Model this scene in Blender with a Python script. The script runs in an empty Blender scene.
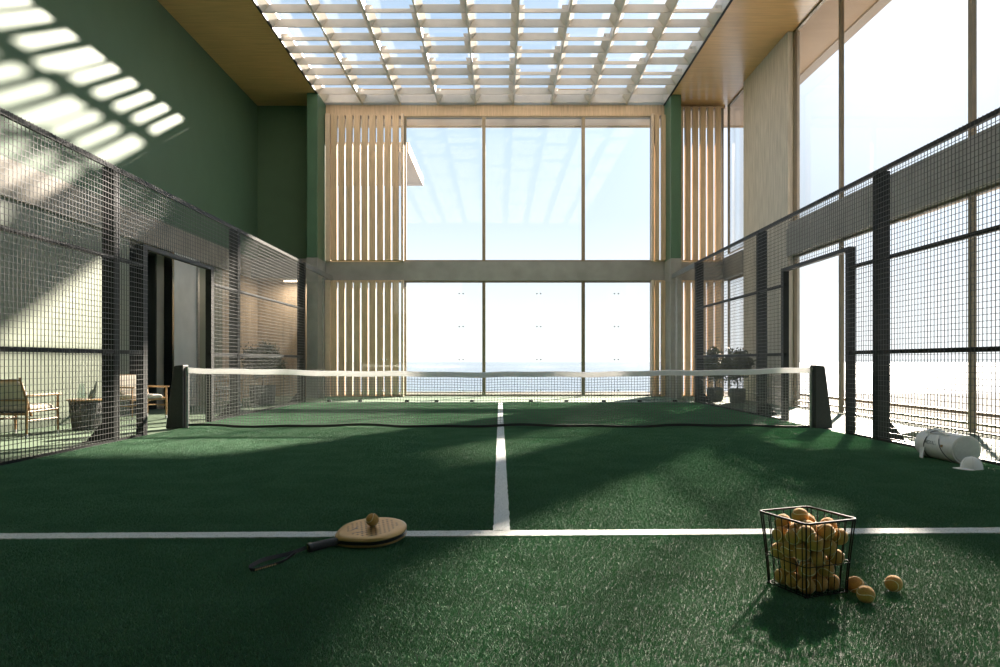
import bpy, bmesh, math, random
from mathutils import Vector, Matrix, Euler
PI = math.pi
SC = bpy.context.scene
COL = SC.collection
random.seed(7)

# ------------------------------------------------------------------ camera numbers (1000 x 667 frame)
F, CH, HY = 700.0, 1.05, 361.5
def floor_pt(px, py, h=0.0):
    y = (CH - h) * F / (py - HY)
    return Vector(((px - 500) * y / F, y, h))

# ------------------------------------------------------------------ mesh helpers
class MB:
    def __init__(s): s.v = []; s.f = []; s.m = []
    def add(s, vs, fs, mi=0, M=None):
        b = len(s.v)
        s.v += [(M @ Vector(v)) if M is not None else Vector(v) for v in vs]
        s.f += [tuple(b + i for i in f) for f in fs]; s.m += [mi] * len(fs)
        return s
    def box(s, x0, x1, y0, y1, z0, z1, mi=0, M=None):
        vs = [(x0,y0,z0),(x1,y0,z0),(x1,y1,z0),(x0,y1,z0),(x0,y0,z1),(x1,y0,z1),(x1,y1,z1),(x0,y1,z1)]
        return s.add(vs, [(0,3,2,1),(4,5,6,7),(0,1,5,4),(1,2,6,5),(2,3,7,6),(3,0,4,7)], mi, M)
    def bar(s, p, q, r, n=8, mi=0, r2=None, M=None):
        p = Vector(p); q = Vector(q); d = (q - p)
        if d.length < 1e-9: return s
        d.normalize(); a = d.orthogonal().normalized(); b = d.cross(a)
        r2 = r if r2 is None else r2
        vs = []
        for c, rr in ((p, r), (q, r2)):
            for i in range(n):
                t = 2*PI*i/n; vs.append(c + a*(rr*math.cos(t)) + b*(rr*math.sin(t)))
        fs = [(i, (i+1) % n, n+(i+1) % n, n+i) for i in range(n)] + [tuple(range(n-1,-1,-1)), tuple(range(n, 2*n))]
        return s.add(vs, fs, mi, M)
    def tube(s, pts, r, n=8, mi=0, closed=False, rf=None, M=None):
        pts = [Vector(p) for p in pts]; N = len(pts); vs = []; a = None
        for i in range(N):
            if closed: d = pts[(i+1) % N] - pts[i-1]
            else: d = pts[min(i+1, N-1)] - pts[max(i-1, 0)]
            d.normalize()
            if a is None: a = d.orthogonal().normalized()
            a = (a - d*a.dot(d)).normalized(); b = d.cross(a)
            rr = rf(i/(N-1)) if rf else r
            for k in range(n):
                t = 2*PI*k/n; vs.append(pts[i] + a*(rr*math.cos(t)) + b*(rr*math.sin(t)))
        fs = []
        for i in range(N if closed else N-1):
            j = (i+1) % N
            for k in range(n): fs.append((i*n+k, i*n+(k+1) % n, j*n+(k+1) % n, j*n+k))
        if not closed: fs += [tuple(range(n-1,-1,-1)), tuple((N-1)*n+k for k in range(n))]
        return s.add(vs, fs, mi, M)
    def rings(s, rows, mis=None, cap0=True, cap1=True, closed=True, M=None):
        """rows: lists of points of equal length; skin consecutive rows."""
        n = len(rows[0]); b = len(s.v)
        for r in rows: s.v += [(M @ Vector(p)) if M is not None else Vector(p) for p in r]
        for i in range(len(rows)-1):
            for k in range(n if closed else n-1):
                s.f.append((b+i*n+k, b+i*n+(k+1) % n, b+(i+1)*n+(k+1) % n, b+(i+1)*n+k)); s.m.append(mis[i] if mis else 0)
        if cap0: s.f.append(tuple(b+k for k in range(n-1,-1,-1))); s.m.append(mis[0] if mis else 0)
        if cap1: s.f.append(tuple(b+(len(rows)-1)*n+k for k in range(n))); s.m.append(mis[-1] if mis else 0)
        return s
    def lathe(s, prof, n=32, c=(0,0,0), mi=0, mis=None, cap0=True, cap1=True, M=None):
        rows = [[(c[0]+r*math.cos(2*PI*k/n), c[1]+r*math.sin(2*PI*k/n), c[2]+z) for k in range(n)] for r, z in prof]
        return s.rings(rows, mis or [mi]*(len(prof)), cap0, cap1, M=M)
    def superq(s, c, h, e1=.4, e2=.4, nu=24, nv=12, mi=0, M=None):
        def sp(a, e): return math.copysign(abs(a)**e, a)
        rows = []
        for j in range(nv+1):
            v = -PI/2 + PI*j/nv; v = max(-PI/2+.02, min(PI/2-.02, v))
            rows.append([(c[0]+h[0]*sp(math.cos(v),e1)*sp(math.cos(2*PI*i/nu),e2), c[1]+h[1]*sp(math.cos(v),e1)*sp(math.sin(2*PI*i/nu),e2), c[2]+h[2]*sp(math.sin(v),e1)) for i in range(nu)])
        return s.rings(rows, [mi]*nv, M=M)

def obj(name, mb, mats, parent=None, smooth=False, bevel=0.0, loc=None):
    me = bpy.data.meshes.new(name)
    me.from_pydata([tuple(v) for v in mb.v], [], mb.f)
    mats = mats if isinstance(mats, (list, tuple)) else [mats]
    for m in mats: me.materials.append(m)
    if len(mats) > 1: me.polygons.foreach_set('material_index', mb.m)
    if smooth: me.shade_smooth() if hasattr(me, 'shade_smooth') else None
    me.update()
    o = bpy.data.objects.new(name, me); COL.objects.link(o)
    if loc is not None: o.location = loc
    if parent is not None: o.parent = parent
    if bevel:
        b = o.modifiers.new('edge', 'BEVEL'); b.width = bevel; b.segments = 2; b.limit_method = 'ANGLE'; b.angle_limit = .6
    if smooth == 2:
        me.set_sharp_from_angle(angle=.7)
    return o
def tag(o, label=None, cat=None, group=None, kind=None):
    if label: o['label'] = label
    if cat: o['category'] = cat
    if group: o['group'] = group
    if kind: o['kind'] = kind
    return o
def thing(name, label, cat, loc=(0,0,0), rot=(0,0,0), group=None, kind=None):
    o = bpy.data.objects.new(name, None); COL.objects.link(o); o.empty_display_size = .1
    o.location = loc; o.rotation_euler = rot
    return tag(o, label, cat, group, kind)
def copy_tree(o, parent=None):
    c = o.copy(); COL.objects.link(c); c.parent = parent
    for ch in list(o.children): copy_tree(ch, c)
    return c
def struct(name, mb, mat, label, cat, parent=None, **k):
    o = obj(name, mb, mat, parent, **k)
    if parent is None: tag(o, label, cat, kind='structure')
    return o

# ------------------------------------------------------------------ materials
def nodes(name):
    m = bpy.data.materials.new(name); m.use_nodes = True
    nt = m.node_tree; bs = nt.nodes['Principled BSDF']
    return m, nt, bs
def mat(name, col, rough=.5, metal=0., var=.0, vscale=6., bump=0., bscale=40., spec=.5, sheen=0., stretch=None, col2=None, detail=4., coat=0.):
    m, nt, bs = nodes(name); N = nt.nodes; L = nt.links
    bs.inputs['Base Color'].default_value = (*col, 1); bs.inputs['Roughness'].default_value = rough
    bs.inputs['Metallic'].default_value = metal; bs.inputs['Specular IOR Level'].default_value = spec
    if sheen: bs.inputs['Sheen Weight'].default_value = sheen; bs.inputs['Sheen Roughness'].default_value = .4
    if coat: bs.inputs['Coat Weight'].default_value = coat; bs.inputs['Coat Roughness'].default_value = .2
    tc = N.new('ShaderNodeTexCoord'); src = tc.outputs['Object']
    if stretch:
        mp = N.new('ShaderNodeMapping'); mp.inputs['Scale'].default_value = stretch; L.new(src, mp.inputs[0]); src = mp.outputs[0]
    if var or col2:
        nz = N.new('ShaderNodeTexNoise'); nz.inputs['Scale'].default_value = vscale; nz.inputs['Detail'].default_value = detail; L.new(src, nz.inputs['Vector'])
        rp = N.new('ShaderNodeValToRGB'); rp.color_ramp.elements[0].position = .3; rp.color_ramp.elements[1].position = .7
        c2 = col2 or tuple(min(1, c*(1+var)) for c in col); c1 = col if col2 else tuple(c*(1-var) for c in col)
        rp.color_ramp.elements[0].color = (*c1, 1); rp.color_ramp.elements[1].color = (*c2, 1)
        L.new(nz.outputs['Fac'], rp.inputs[0]); L.new(rp.outputs[0], bs.inputs['Base Color'])
    if bump:
        nb = N.new('ShaderNodeTexNoise'); nb.inputs['Scale'].default_value = bscale; nb.inputs['Detail'].default_value = 3; L.new(src, nb.inputs['Vector'])
        bp = N.new('ShaderNodeBump'); bp.inputs['Strength'].default_value = bump; bp.inputs['Distance'].default_value = .01
        L.new(nb.outputs['Fac'], bp.inputs['Height']); L.new(bp.outputs[0], bs.inputs['Normal'])
    return m
def glass(name, tint=(.96,.98,.98), f0=.04, fmax=.9):
    m = bpy.data.materials.new(name); m.use_nodes = True; nt = m.node_tree; N = nt.nodes; L = nt.links
    N.remove(N['Principled BSDF']); out = N['Material Output']
    tr = N.new('ShaderNodeBsdfTransparent'); tr.inputs[0].default_value = (*tint, 1)
    gl = N.new('ShaderNodeBsdfGlossy'); gl.inputs['Roughness'].default_value = 0.0
    lw = N.new('ShaderNodeLayerWeight'); lw.inputs['Blend'].default_value = .5
    p = N.new('ShaderNodeMath'); p.operation = 'POWER'; p.inputs[1].default_value = 5
    a = N.new('ShaderNodeMath'); a.operation = 'MULTIPLY_ADD'; a.inputs[1].default_value = fmax; a.inputs[2].default_value = f0
    mx = N.new('ShaderNodeMixShader')
    L.new(lw.outputs['Facing'], p.inputs[0]); L.new(p.outputs[0], a.inputs[0]); L.new(a.outputs[0], mx.inputs[0])
    L.new(tr.outputs[0], mx.inputs[1]); L.new(gl.outputs[0], mx.inputs[2]); L.new(mx.outputs[0], out.inputs[0])
    return m
def emit(name, col, s):
    m = bpy.data.materials.new(name); m.use_nodes = True; nt = m.node_tree
    nt.nodes.remove(nt.nodes['Principled BSDF']); e = nt.nodes.new('ShaderNodeEmission')
    e.inputs[0].default_value = (*col, 1); e.inputs[1].default_value = s
    nt.links.new(e.outputs[0], nt.nodes['Material Output'].inputs[0]); return m

def turf_mat():
    m, nt, bs = nodes('court_turf'); N = nt.nodes; L = nt.links
    tc = N.new('ShaderNodeTexCoord')
    def noise(sc, det, vec=None):
        n = N.new('ShaderNodeTexNoise'); n.inputs['Scale'].default_value = sc; n.inputs['Detail'].default_value = det
        L.new(vec or tc.outputs['Object'], n.inputs['Vector']); return n
    fine = noise(95, 3); mid = noise(9, 4); big = noise(.7, 4)
    def ramp(n, p0, c0, p1, c1):
        r = N.new('ShaderNodeValToRGB'); e = r.color_ramp.elements
        e[0].position = p0; e[0].color = (*c0, 1); e[1].position = p1; e[1].color = (*c1, 1)
        L.new(n.outputs['Fac'], r.inputs[0]); return r
    c = ramp(fine, .32, (.020,.062,.032), .68, (.060,.150,.082))
    c2 = ramp(mid, .3, (.75,.78,.75), .7, (1.2,1.15,1.2))
    c3 = ramp(big, .35, (.8,.84,.8), .65, (1.15,1.12,1.15))
    def mul(a, b):
        x = N.new('ShaderNodeMix'); x.data_type = 'RGBA'; x.blend_type = 'MULTIPLY'; x.inputs[0].default_value = 1
        L.new(a, x.inputs[6]); L.new(b, x.inputs[7]); return x.outputs[2]
    L.new(mul(mul(c.outputs[0], c2.outputs[0]), c3.outputs[0]), bs.inputs['Base Color'])
    bs.inputs['Roughness'].default_value = .7; bs.inputs['Specular IOR Level'].default_value = .15
    bs.inputs['Diffuse Roughness'].default_value = 1.0
    bp = N.new('ShaderNodeBump'); bp.inputs['Strength'].default_value = .9; bp.inputs['Distance'].default_value = .012
    ad = N.new('ShaderNodeMath'); ad.operation = 'MULTIPLY_ADD'; ad.inputs[1].default_value = .8
    f2 = noise(190, 2); L.new(f2.outputs['Fac'], ad.inputs[0]); L.new(fine.outputs['Fac'], ad.inputs[2])
    L.new(ad.outputs[0], bp.inputs['Height']); L.new(bp.outputs[0], bs.inputs['Normal'])
    return m

M_turf = turf_mat()
M_blade = mat('turf_blade', (.060,.180,.080), .6, var=0, vscale=1.2, col2=(.098,.250,.128), spec=.42)
M_line = mat('line_fibre', (.62,.64,.62), .8, var=.12, vscale=120, bump=.6, bscale=150)
M_floor = mat('green_floor', (.115,.160,.108), .75, spec=.2, var=.08, vscale=3, bump=.05, bscale=60)
M_wall = mat('green_wall', (.082,.146,.088), .6, spec=.3, var=.04, vscale=2, bump=.03, bscale=30)
M_wall2 = mat('sage_wall', (.150,.180,.132), .5, var=.04, vscale=2, bump=.03, bscale=30)
M_column = mat('green_paint', (.055,.130,.075), .45, var=.05, vscale=2)
M_conc = mat('concrete', (.30,.27,.225), .7, var=.16, vscale=2.5, bump=.12, bscale=25, detail=8)
M_concg = mat('grey_concrete', (.26,.26,.245), .65, var=.14, vscale=2.2, bump=.1, bscale=20, detail=8)
M_board = mat('board_marked_concrete', (.56,.52,.45), .75, var=.2, vscale=3, bump=.25, bscale=16, stretch=(6,6,.5), detail=8)
M_soffit = mat('oak_soffit', (.64,.40,.165), .3, coat=.7, var=.14, vscale=3, stretch=(.5,9,9), bump=.04, bscale=20, detail=6)
M_eave = mat('pale_eave_board', (.60,.47,.34), .6, var=.05, vscale=2, stretch=(.5,5,5))
M_slat = mat('oak_slat', (.55,.40,.25), .5, var=.16, vscale=4, stretch=(7,7,.5), bump=.04, bscale=20, detail=6)
M_woodwall = mat('oak_panel', (.42,.335,.245), .5, var=.16, vscale=3, stretch=(5,5,.4), detail=6)
M_lattice = mat('pale_lattice_wood', (.62,.56,.49), .5, var=.05, vscale=4)
M_bronze = mat('bronze_frame', (.20,.165,.105), .4, metal=.35, var=.08, vscale=4)
M_steel = mat('black_steel', (.013,.015,.014), .5, var=.1, vscale=8, spec=.25)
M_wire = mat('fence_wire', (.035,.038,.036), .42, metal=.2)
M_post = mat('net_post_black', (.026,.028,.027), .6, spec=.3, var=.2, vscale=30, bump=.05, bscale=80)
M_netm = mat('net_cord', (.13,.14,.13), .7)
M_tape = mat('net_tape', (.86,.85,.84), .7, var=.05, vscale=20)
def translucent(m, f, col):
    nt = m.node_tree; N = nt.nodes; L = nt.links; out = N['Material Output']; src = out.inputs[0].links[0].from_socket
    t = N.new('ShaderNodeBsdfTranslucent'); t.inputs[0].default_value = (*col, 1); mx = N.new('ShaderNodeMixShader'); mx.inputs[0].default_value = f
    L.new(src, mx.inputs[1]); L.new(t.outputs[0], mx.inputs[2]); L.new(mx.outputs[0], out.inputs[0])
translucent(M_tape, .35, (.8,.8,.8))
M_hem = mat('net_hem', (.012,.013,.012), .7)
M_endrail = mat('grey_rail', (.16,.165,.16), .5)
M_galv = mat('galvanised_tube', (.30,.31,.30), .4, metal=.6, var=.2, vscale=25)
M_chrome = mat('polished_steel', (.62,.62,.60), .18, metal=1.)
M_dark = mat('dark_interior', (.018,.024,.021), .6)
M_door = mat('dark_door', (.014,.017,.016), .4)
M_glass = glass('window_glass', (.98,.99,.99), .015)
M_sglass = glass('sun_dimming_glass', (.86,.865,.865), .012)  # tint added to dim sunlight reaching the turf through the upper right panes
M_cglass = glass('court_glass', (.97,.985,.98), .035)
M_sky_glass = glass('skylight_glass', (.97,.985,1.), .03)
M_deck = mat('cream_deck', (.145,.135,.120), .9, spec=.05, var=.06, vscale=3)
M_sand = mat('pale_ground', (.150,.150,.150), .9, spec=.05, var=.06, vscale=.6)
M_kerb = mat('tan_kerb', (.16,.125,.08), .7, var=.1, vscale=3)
M_ball = mat('ball_felt', (.44,.235,.062), .9, var=.12, vscale=60, bump=.5, bscale=260, sheen=.12)
M_seam = mat('ball_seam', (.70,.60,.42), .7)
M_gold = mat('gold_lacquer', (.40,.255,.10), .32, metal=.55, var=.06, vscale=20)
M_rblack = mat('racket_black', (.012,.012,.012), .3)
M_grip = mat('grip_tape', (.022,.023,.022), .65, bump=.3, bscale=160)
M_basket = mat('basket_wire', (.009,.009,.009), .6, spec=.15)
M_bag = mat('bag_canvas', (.74,.74,.72), .75, var=.05, vscale=30, bump=.2, bscale=220)
M_bagend = mat('bag_end_canvas', (.62,.63,.61), .8, var=.06, vscale=40, bump=.3, bscale=260)
M_strap = mat('bag_strap', (.80,.79,.76), .7)
M_edge = mat('strap_edge', (.03,.035,.03), .6)
M_cap = mat('cap_cotton', (.84,.84,.81), .8, bump=.15, bscale=250)
M_print = mat('dark_print', (.04,.045,.045), .6)
M_oak = mat('chair_oak', (.36,.215,.095), .45, var=.15, vscale=9, stretch=(4,4,4))
M_cush = mat('cream_cushion', (.66,.60,.51), .9, bump=.15, bscale=180)
M_foot = mat('white_foot', (.78,.77,.74), .5)
M_webb = mat('dark_webbing', (.03,.03,.03), .7)
M_wicker = mat('grey_wicker', (.17,.175,.165), .7, var=.3, vscale=40)
M_top = mat('table_top_oak', (.45,.28,.13), .4, var=.12, vscale=8)
M_pot = mat('dark_pot', (.17,.17,.165), .75, var=.2, vscale=20, bump=.2, bscale=60)
M_soil = mat('potting_soil', (.03,.022,.015), .95, bump=.5, bscale=60)
M_bark = mat('olive_bark', (.14,.11,.08), .85, var=.25, vscale=20)
M_leaf = mat('olive_leaf', (.155,.165,.105), .6, var=.35, vscale=9)
M_bush = mat('broad_tree_leaf', (.075,.085,.045), .65, var=.35, vscale=1.5)
M_clear = glass('clear_glassware', (.93,.96,.95), .06)
M_white = mat('white_paint', (.72,.72,.70), .5)
M_shoe = mat('shoe_mesh', (.42,.42,.41), .8, var=.1, vscale=40)
M_lamp = emit('lamp_glow', (1.0,.80,.58), 9.0)
M_sea = mat('sea_water', (.060,.090,.145), .16, bump=.06, bscale=.35, spec=.35)

# ------------------------------------------------------------------ room dimensions (metres)
XL, XR, YF, YN, HC = -7.38, 6.85, 21.3, -9.0, 8.83
SX0, SX1, SY1, SY0 = -5.3, 4.97, 21.25, 3.3       # skylight opening
B0, B1 = 3.5, 4.08                                 # mid-height beam
TH = .5                                            # roof thickness

# floor, turf, lines
struct('floor', MB().box(XL-.3, XR+.15, YN-.3, YF+.15, -.3, -.012), M_floor, 'smooth green floor around the court', 'floor')
struct('floor_turf', MB().box(-5.0, 5.0, -8.6, 18.04, -.012, 0), M_turf, 'dark green artificial grass of the padel court', 'court turf')

# turf pile: short blades, one tile scattered over the court by geometry nodes
def turf_pile():
    rnd = random.Random(21); T = .5; mb_v = []; mb_f = []
    for i in range(12000):
        x, y = rnd.uniform(-T/2, T/2), rnd.uniform(-T/2, T/2); a = rnd.uniform(0, 2*PI); h = rnd.uniform(.006, .0115); wv = rnd.uniform(.0007, .0013)
        lx, ly = rnd.gauss(0, .0048), rnd.gauss(0, .0048); b = len(mb_v)
        dx, dy = wv*math.cos(a), wv*math.sin(a)
        mb_v += [(x-dx, y-dy, -.002), (x+dx, y+dy, -.002), (x+lx+dx*.6, y+ly+dy*.6, h), (x+lx-dx*.6, y+ly-dy*.6, h)]
        mb_f.append((b, b+1, b+2, b+3))
    tile = bpy.data.meshes.new('turf_tile'); tile.from_pydata(mb_v, [], mb_f); tile.materials.append(M_blade)
    to = bpy.data.objects.new('turf_tile', tile)           # source only, not linked to the scene
    me = bpy.data.meshes.new('grass'); pts = []
    nx, ny, y0 = 20, 34, 1.0
    for i in range(nx):
        for j in range(ny): pts.append((-5+T/2+T*i, y0+T/2+(18.0-y0)/ny*j, 0))
    me.from_pydata(pts, [], [])
    o = bpy.data.objects.new('grass', me); COL.objects.link(o)
    ng = bpy.data.node_groups.new('scatter_pile', 'GeometryNodeTree')
    ng.interface.new_socket('Geometry', in_out='INPUT', socket_type='NodeSocketGeometry'); ng.interface.new_socket('Geometry', in_out='OUTPUT', socket_type='NodeSocketGeometry')
    gi = ng.nodes.new('NodeGroupInput'); go = ng.nodes.new('NodeGroupOutput'); ip = ng.nodes.new('GeometryNodeInstanceOnPoints'); oi = ng.nodes.new('GeometryNodeObjectInfo')
    oi.inputs['Object'].default_value = to; oi.inputs['As Instance'].default_value = True
    ri = ng.nodes.new('FunctionNodeRandomValue'); ri.data_type = 'INT'; ri.inputs['Min'].default_value = 0; ri.inputs['Max'].default_value = 3
    mu = ng.nodes.new('ShaderNodeMath'); mu.operation = 'MULTIPLY'; mu.inputs[1].default_value = PI/2
    cx = ng.nodes.new('ShaderNodeCombineXYZ')
    l = ng.links.new
    l(gi.outputs[0], ip.inputs['Points']); l(oi.outputs['Geometry'], ip.inputs['Instance'])
    iv = [q for q in ri.outputs if q.enabled and q.type == 'INT'][0] if any(q.type == 'INT' for q in ri.outputs) else ri.outputs[0]
    l(iv, mu.inputs[0]); l(mu.outputs[0], cx.inputs['Z']); l(cx.outputs[0], ip.inputs['Rotation']); l(ip.outputs[0], go.inputs[0])
    md = o.modifiers.new('pile', 'NODES'); md.node_group = ng
    tag(o, 'short green artificial grass pile of the court surface', 'grass', kind='stuff')
turf_pile()
def line_strip(x0, x1, y0, y1, along, shear=0):
    mb = MB(); n = 400; rnd = random.Random(3); rows = []
    for i in range(n+1):
        t = i/n; j0 = rnd.uniform(-.004,.004); j1 = rnd.uniform(-.004,.004)
        if along == 'x': xx = x0+(x1-x0)*t; a = (xx, y0+j0+shear*xx); b = (xx, y1+j1+shear*xx)
        else: a = (x0+j0, y0+(y1-y0)*t); b = (x1+j1, y0+(y1-y0)*t)
        rows.append([(a[0],a[1],0),(a[0],a[1],.0095),(b[0],b[1],.0095),(b[0],b[1],0)])
    return mb.rings(rows)
struct('trim_1', line_strip(-5, 5, 4.185, 4.315, 'x', .0245), M_line, 'white line across the court in front of the racket and basket', 'court line')
struct('trim_2', line_strip(-.042, .062, 4.305, 17.7, 'y'), M_line, 'white line running down the middle of the court under the net', 'court line')
struct('trim_3', line_strip(-5, 5, 17.92, 17.97, 'x'), M_line, 'thin pale strip along the foot of the glass end wall', 'court line')

# left wall: upper green wall, lower pieces
struct('wall_left', MB().box(XL-.3, XL, YN, YF+.3, B1, HC+TH), M_wall, 'tall green painted wall catching patches of sun', 'wall')
lw = MB().box(XL-.3, XL, YN, 13.95, -.3, B0).box(XL-.3, XL, 17.0, 18.6, -.3, B0)
struct('wall_left_lower', lw, M_wall2, 'pale green wall behind the chairs below the concrete band', 'wall')
struct('trim_4', MB().box(XL-.3, XL+.05, YN, YF-.7, B0, B1), M_conc, 'long beige concrete band along the green side wall', 'beam')
# recess with a dark door
rc = MB().box(XL-1.9, XL-1.8, 13.9, 15.7, -.3, B0).box(XL-1.9, XL-.3, 13.85, 13.95, -.3, B0).box(XL-1.9, XL-.3, 15.6, 15.7, -.3, B0)
rc.box(XL-1.9, XL-.3, 13.85, 15.7, B0-.1, B0).box(XL-1.9, XL-.3, 13.85, 15.7, -.3, -.012)
struct('wall_recess', rc, M_dark, 'dark recess opening in the side wall behind the armchair', 'wall')
d = struct('door_1', MB().box(XL-1.8, XL-1.75, 14.2, 15.3, -.01, 2.45), M_door, 'black door inside the dark recess', 'door', bevel=.01)
obj('frame', MB().box(XL-1.8, XL-1.71, 14.12, 14.2, -.01, 2.53).box(XL-1.8, XL-1.71, 15.3, 15.38, -.01, 2.53).box(XL-1.8, XL-1.71, 14.12, 15.38, 2.45, 2.53), M_steel, d)
hd = MB().bar((XL-1.75,14.35,1.0),(XL-1.69,14.35,1.0),.012).bar((XL-1.69,14.30,1.0),(XL-1.69,14.50,1.0),.013)
obj('door_handle', hd, M_chrome, d)
struct('wall_concrete_panel', MB().box(XL-.3, XL+.06, 15.66, 16.9, -.3, B0), mat('lit_concrete', (.56,.56,.53), .5, var=.12, vscale=1.6, bump=.1, bscale=20, detail=8), 'grey concrete wall panel beside the dark recess', 'wall panel')  # concrete colour raised here to stand for fill light on the panel
struct('trim_5', MB().box(XL-.1, XL+.09, 15.58, 15.66, -.012, B0), M_chrome, 'shiny steel edge strip on the concrete panel', 'edge trim')
struct('trim_6', MB().box(XL-.1, XL+.09, 16.88, 17.0, -.012, B0), M_galv, 'grey steel edge between concrete panel and green wall', 'edge trim')
struct('wall_left_wood', MB().box(XL-.3, XL, 18.6, YF, -.3, B0), M_woodwall, 'wood panelled side wall near the far corner', 'wall')
struct('wall_niche_wood', MB().box(XL-.3, -5.59, YF, YF+.3, -.3, B0), M_woodwall, 'wood panelled far wall lit by a small lamp', 'wall')
struct('trim_7', MB().box(XL-.3, -5.59, YF-.7, YF+.3, B0, B1), M_concg, 'concrete band across the far left niche', 'beam')
struct('wall_niche', MB().box(XL-.3, -5.59, YF, YF+.3, B1, HC+TH), M_wall, 'dark green niche wall in the far left corner', 'wall')
struct('column', MB().box(-5.59, -5.28, 20.26, YF+.3, B1-.02, HC), M_column, 'dark green column left of the far windows', 'column', bevel=.008)
struct('column', MB().box(4.98, 5.28, 20.40, YF+.3, B1-.02, HC), M_column, 'green column right of the far windows', 'column', bevel=.008)
struct('column_base', MB().box(-5.60, -5.27, 20.25, YF+.3, -.3, B1-.02), M_concg, 'concrete column under the left green column', 'column', bevel=.008)
struct('column_base', MB().box(4.97, 5.29, 20.39, YF+.3, -.3, B1-.02), M_concg, 'concrete column under the right green column', 'column', bevel=.008)
struct('trim_8', MB().box(-5.28, 4.98, YF-.12, YF+.25, B0, B1), M_concg, 'grey concrete beam between upper and lower far windows', 'beam', bevel=.01)
struct('trim_9', MB().box(5.28, XR+.05, YF-.12, YF+.25, B0, B1), M_concg, 'concrete beam over the far right corner bay', 'beam', bevel=.01)
struct('trim_10', MB().box(-5.28, 4.98, YF-.08, YF+.25, 8.5, HC), M_slat, 'pale wooden head beam above the far windows', 'beam')
struct('trim_11', MB().box(5.28, XR, YF-.0, YF+.25, 8.74, HC), M_slat, 'wooden head beam above the corner slats', 'beam')

# ceiling ring, roof edge, eaves
struct('ceiling_left', MB().box(XL-.3, SX0, YN, YF+.3, HC, HC+TH), M_soffit, 'dark wooden ceiling strip over the left side', 'ceiling')
struct('ceiling_right', MB().box(SX1, XR+.12, YN, YF+.3, HC, HC+TH), M_soffit, 'golden wooden ceiling strip over the right side', 'ceiling')
struct('ceiling_far', MB().box(SX0, SX1, SY1, YF+.3, HC, HC+TH), M_soffit, 'narrow wooden ceiling strip over the far windows', 'ceiling')
struct('ceiling_near', MB().box(SX0, SX1, YN, SY0, HC, HC+TH), M_soffit, 'wooden ceiling nearest the camera', 'ceiling')
ev = MB().box(XR+.12, 8.15, YN-1.5, 23.2, HC+.02, HC+TH-.05).box(XL-1.8, XR+.12, YF+.3, 23.2, HC+.02, HC+TH-.05)
ev.box(8.15, 8.42, YN-1.5, 23.2, HC-.02, HC+TH, 1).box(XL-1.8, 8.42, 23.2, 23.26, HC-.02, HC+TH, 1)
struct('roof_eave', ev, [M_eave, mat('eave_gutter', (.55,.50,.44), .6)], 'pale roof overhang outside the windows', 'roof')

# skylight lattice
sk = thing('skylight', 'pale wooden lattice skylight filling the middle of the ceiling', 'skylight', kind='structure')
NC = 9; pitch = (SX1-SX0)/NC
open_cells = {(0,2),(0,5),(0,8),(1,1),(1,3),(1,6),(3,5),(3,8),(4,1),(4,3),(4,4),(4,7),(5,2),(5,5),(5,8),(6,0),(6,3),(6,6),(8,2),(8,5),(8,8),(9,0),(9,3),(9,6),(10,1),(10,4),(10,7),(11,5),(12,2),(12,8),(13,3),(13,6),(14,1),(14,4),(16,5),(16,2),(17,7),(18,0),(18,3),(20,5),(20,8),(21,2),(22,6),(23,1),(24,4)}
lat = MB(); fin = MB(); chk = MB(); tp = .135
for c in range(NC+1):
    x = SX0 + pitch*c; t = .022
    lat.box(max(x-t, SX0), min(x+t, SX1), SY0, SY1, HC, HC+.20)
k = 0
while True:
    y = 21.06 - .68*k
    if y < SY0+.2: break
    for c in range(NC):
        dp = .085 if (k, c) in open_cells else .185
        a, b = SX0+pitch*c+.020, SX0+pitch*(c+1)-.020; y0 = max(y-.68+.016, SY0+.02); y1 = y-.016
        if (k, c) not in open_cells:
            for x0, x1 in ((a, a+tp), (b, b-tp)):
                chk.add([(x0,y0,HC+.004),(x1,y0,HC+.19),(x0,y0,HC+.19),(x0,y1,HC+.004),(x1,y1,HC+.19),(x0,y1,HC+.19)], [(0,1,2),(5,4,3),(0,3,4,1),(1,4,5,2),(2,5,3,0)])
        fin.box(SX0+pitch*c+.022, SX0+pitch*(c+1)-.022, y-.016, y+.016, HC+.003, HC+.003+dp)
    k += 1
obj('lattice_rib', lat, M_lattice, sk); obj('lattice_fin', fin, M_lattice, sk); obj('coffer_cheek', chk, M_lattice, sk)
lin = .02
obj('liner_board', MB().box(SX0, SX1, SY1-lin, SY1, HC+.002, HC+TH-.04), M_lattice, sk); obj('liner_board', MB().box(SX0, SX1, SY0, SY0+lin, HC+.002, HC+TH-.04), M_lattice, sk)
obj('liner_board', MB().box(SX0, SX0+lin, SY0+lin, SY1-lin, HC+.21, HC+TH-.04), M_lattice, sk); obj('liner_board', MB().box(SX1-lin, SX1, SY0+lin, SY1-lin, HC+.21, HC+TH-.04), M_lattice, sk)
obj('edge_frame', MB().box(SX0-.03, SX0+.012, SY0, SY1, HC-.03, HC+.01).box(SX1-.012, SX1+.03, SY0, SY1, HC-.03, HC+.01), M_steel, sk)
obj('pane', MB().box(SX0, SX1, SY0, SY1, HC+TH-.03, HC+TH-.01), M_sky_glass, sk)

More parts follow.
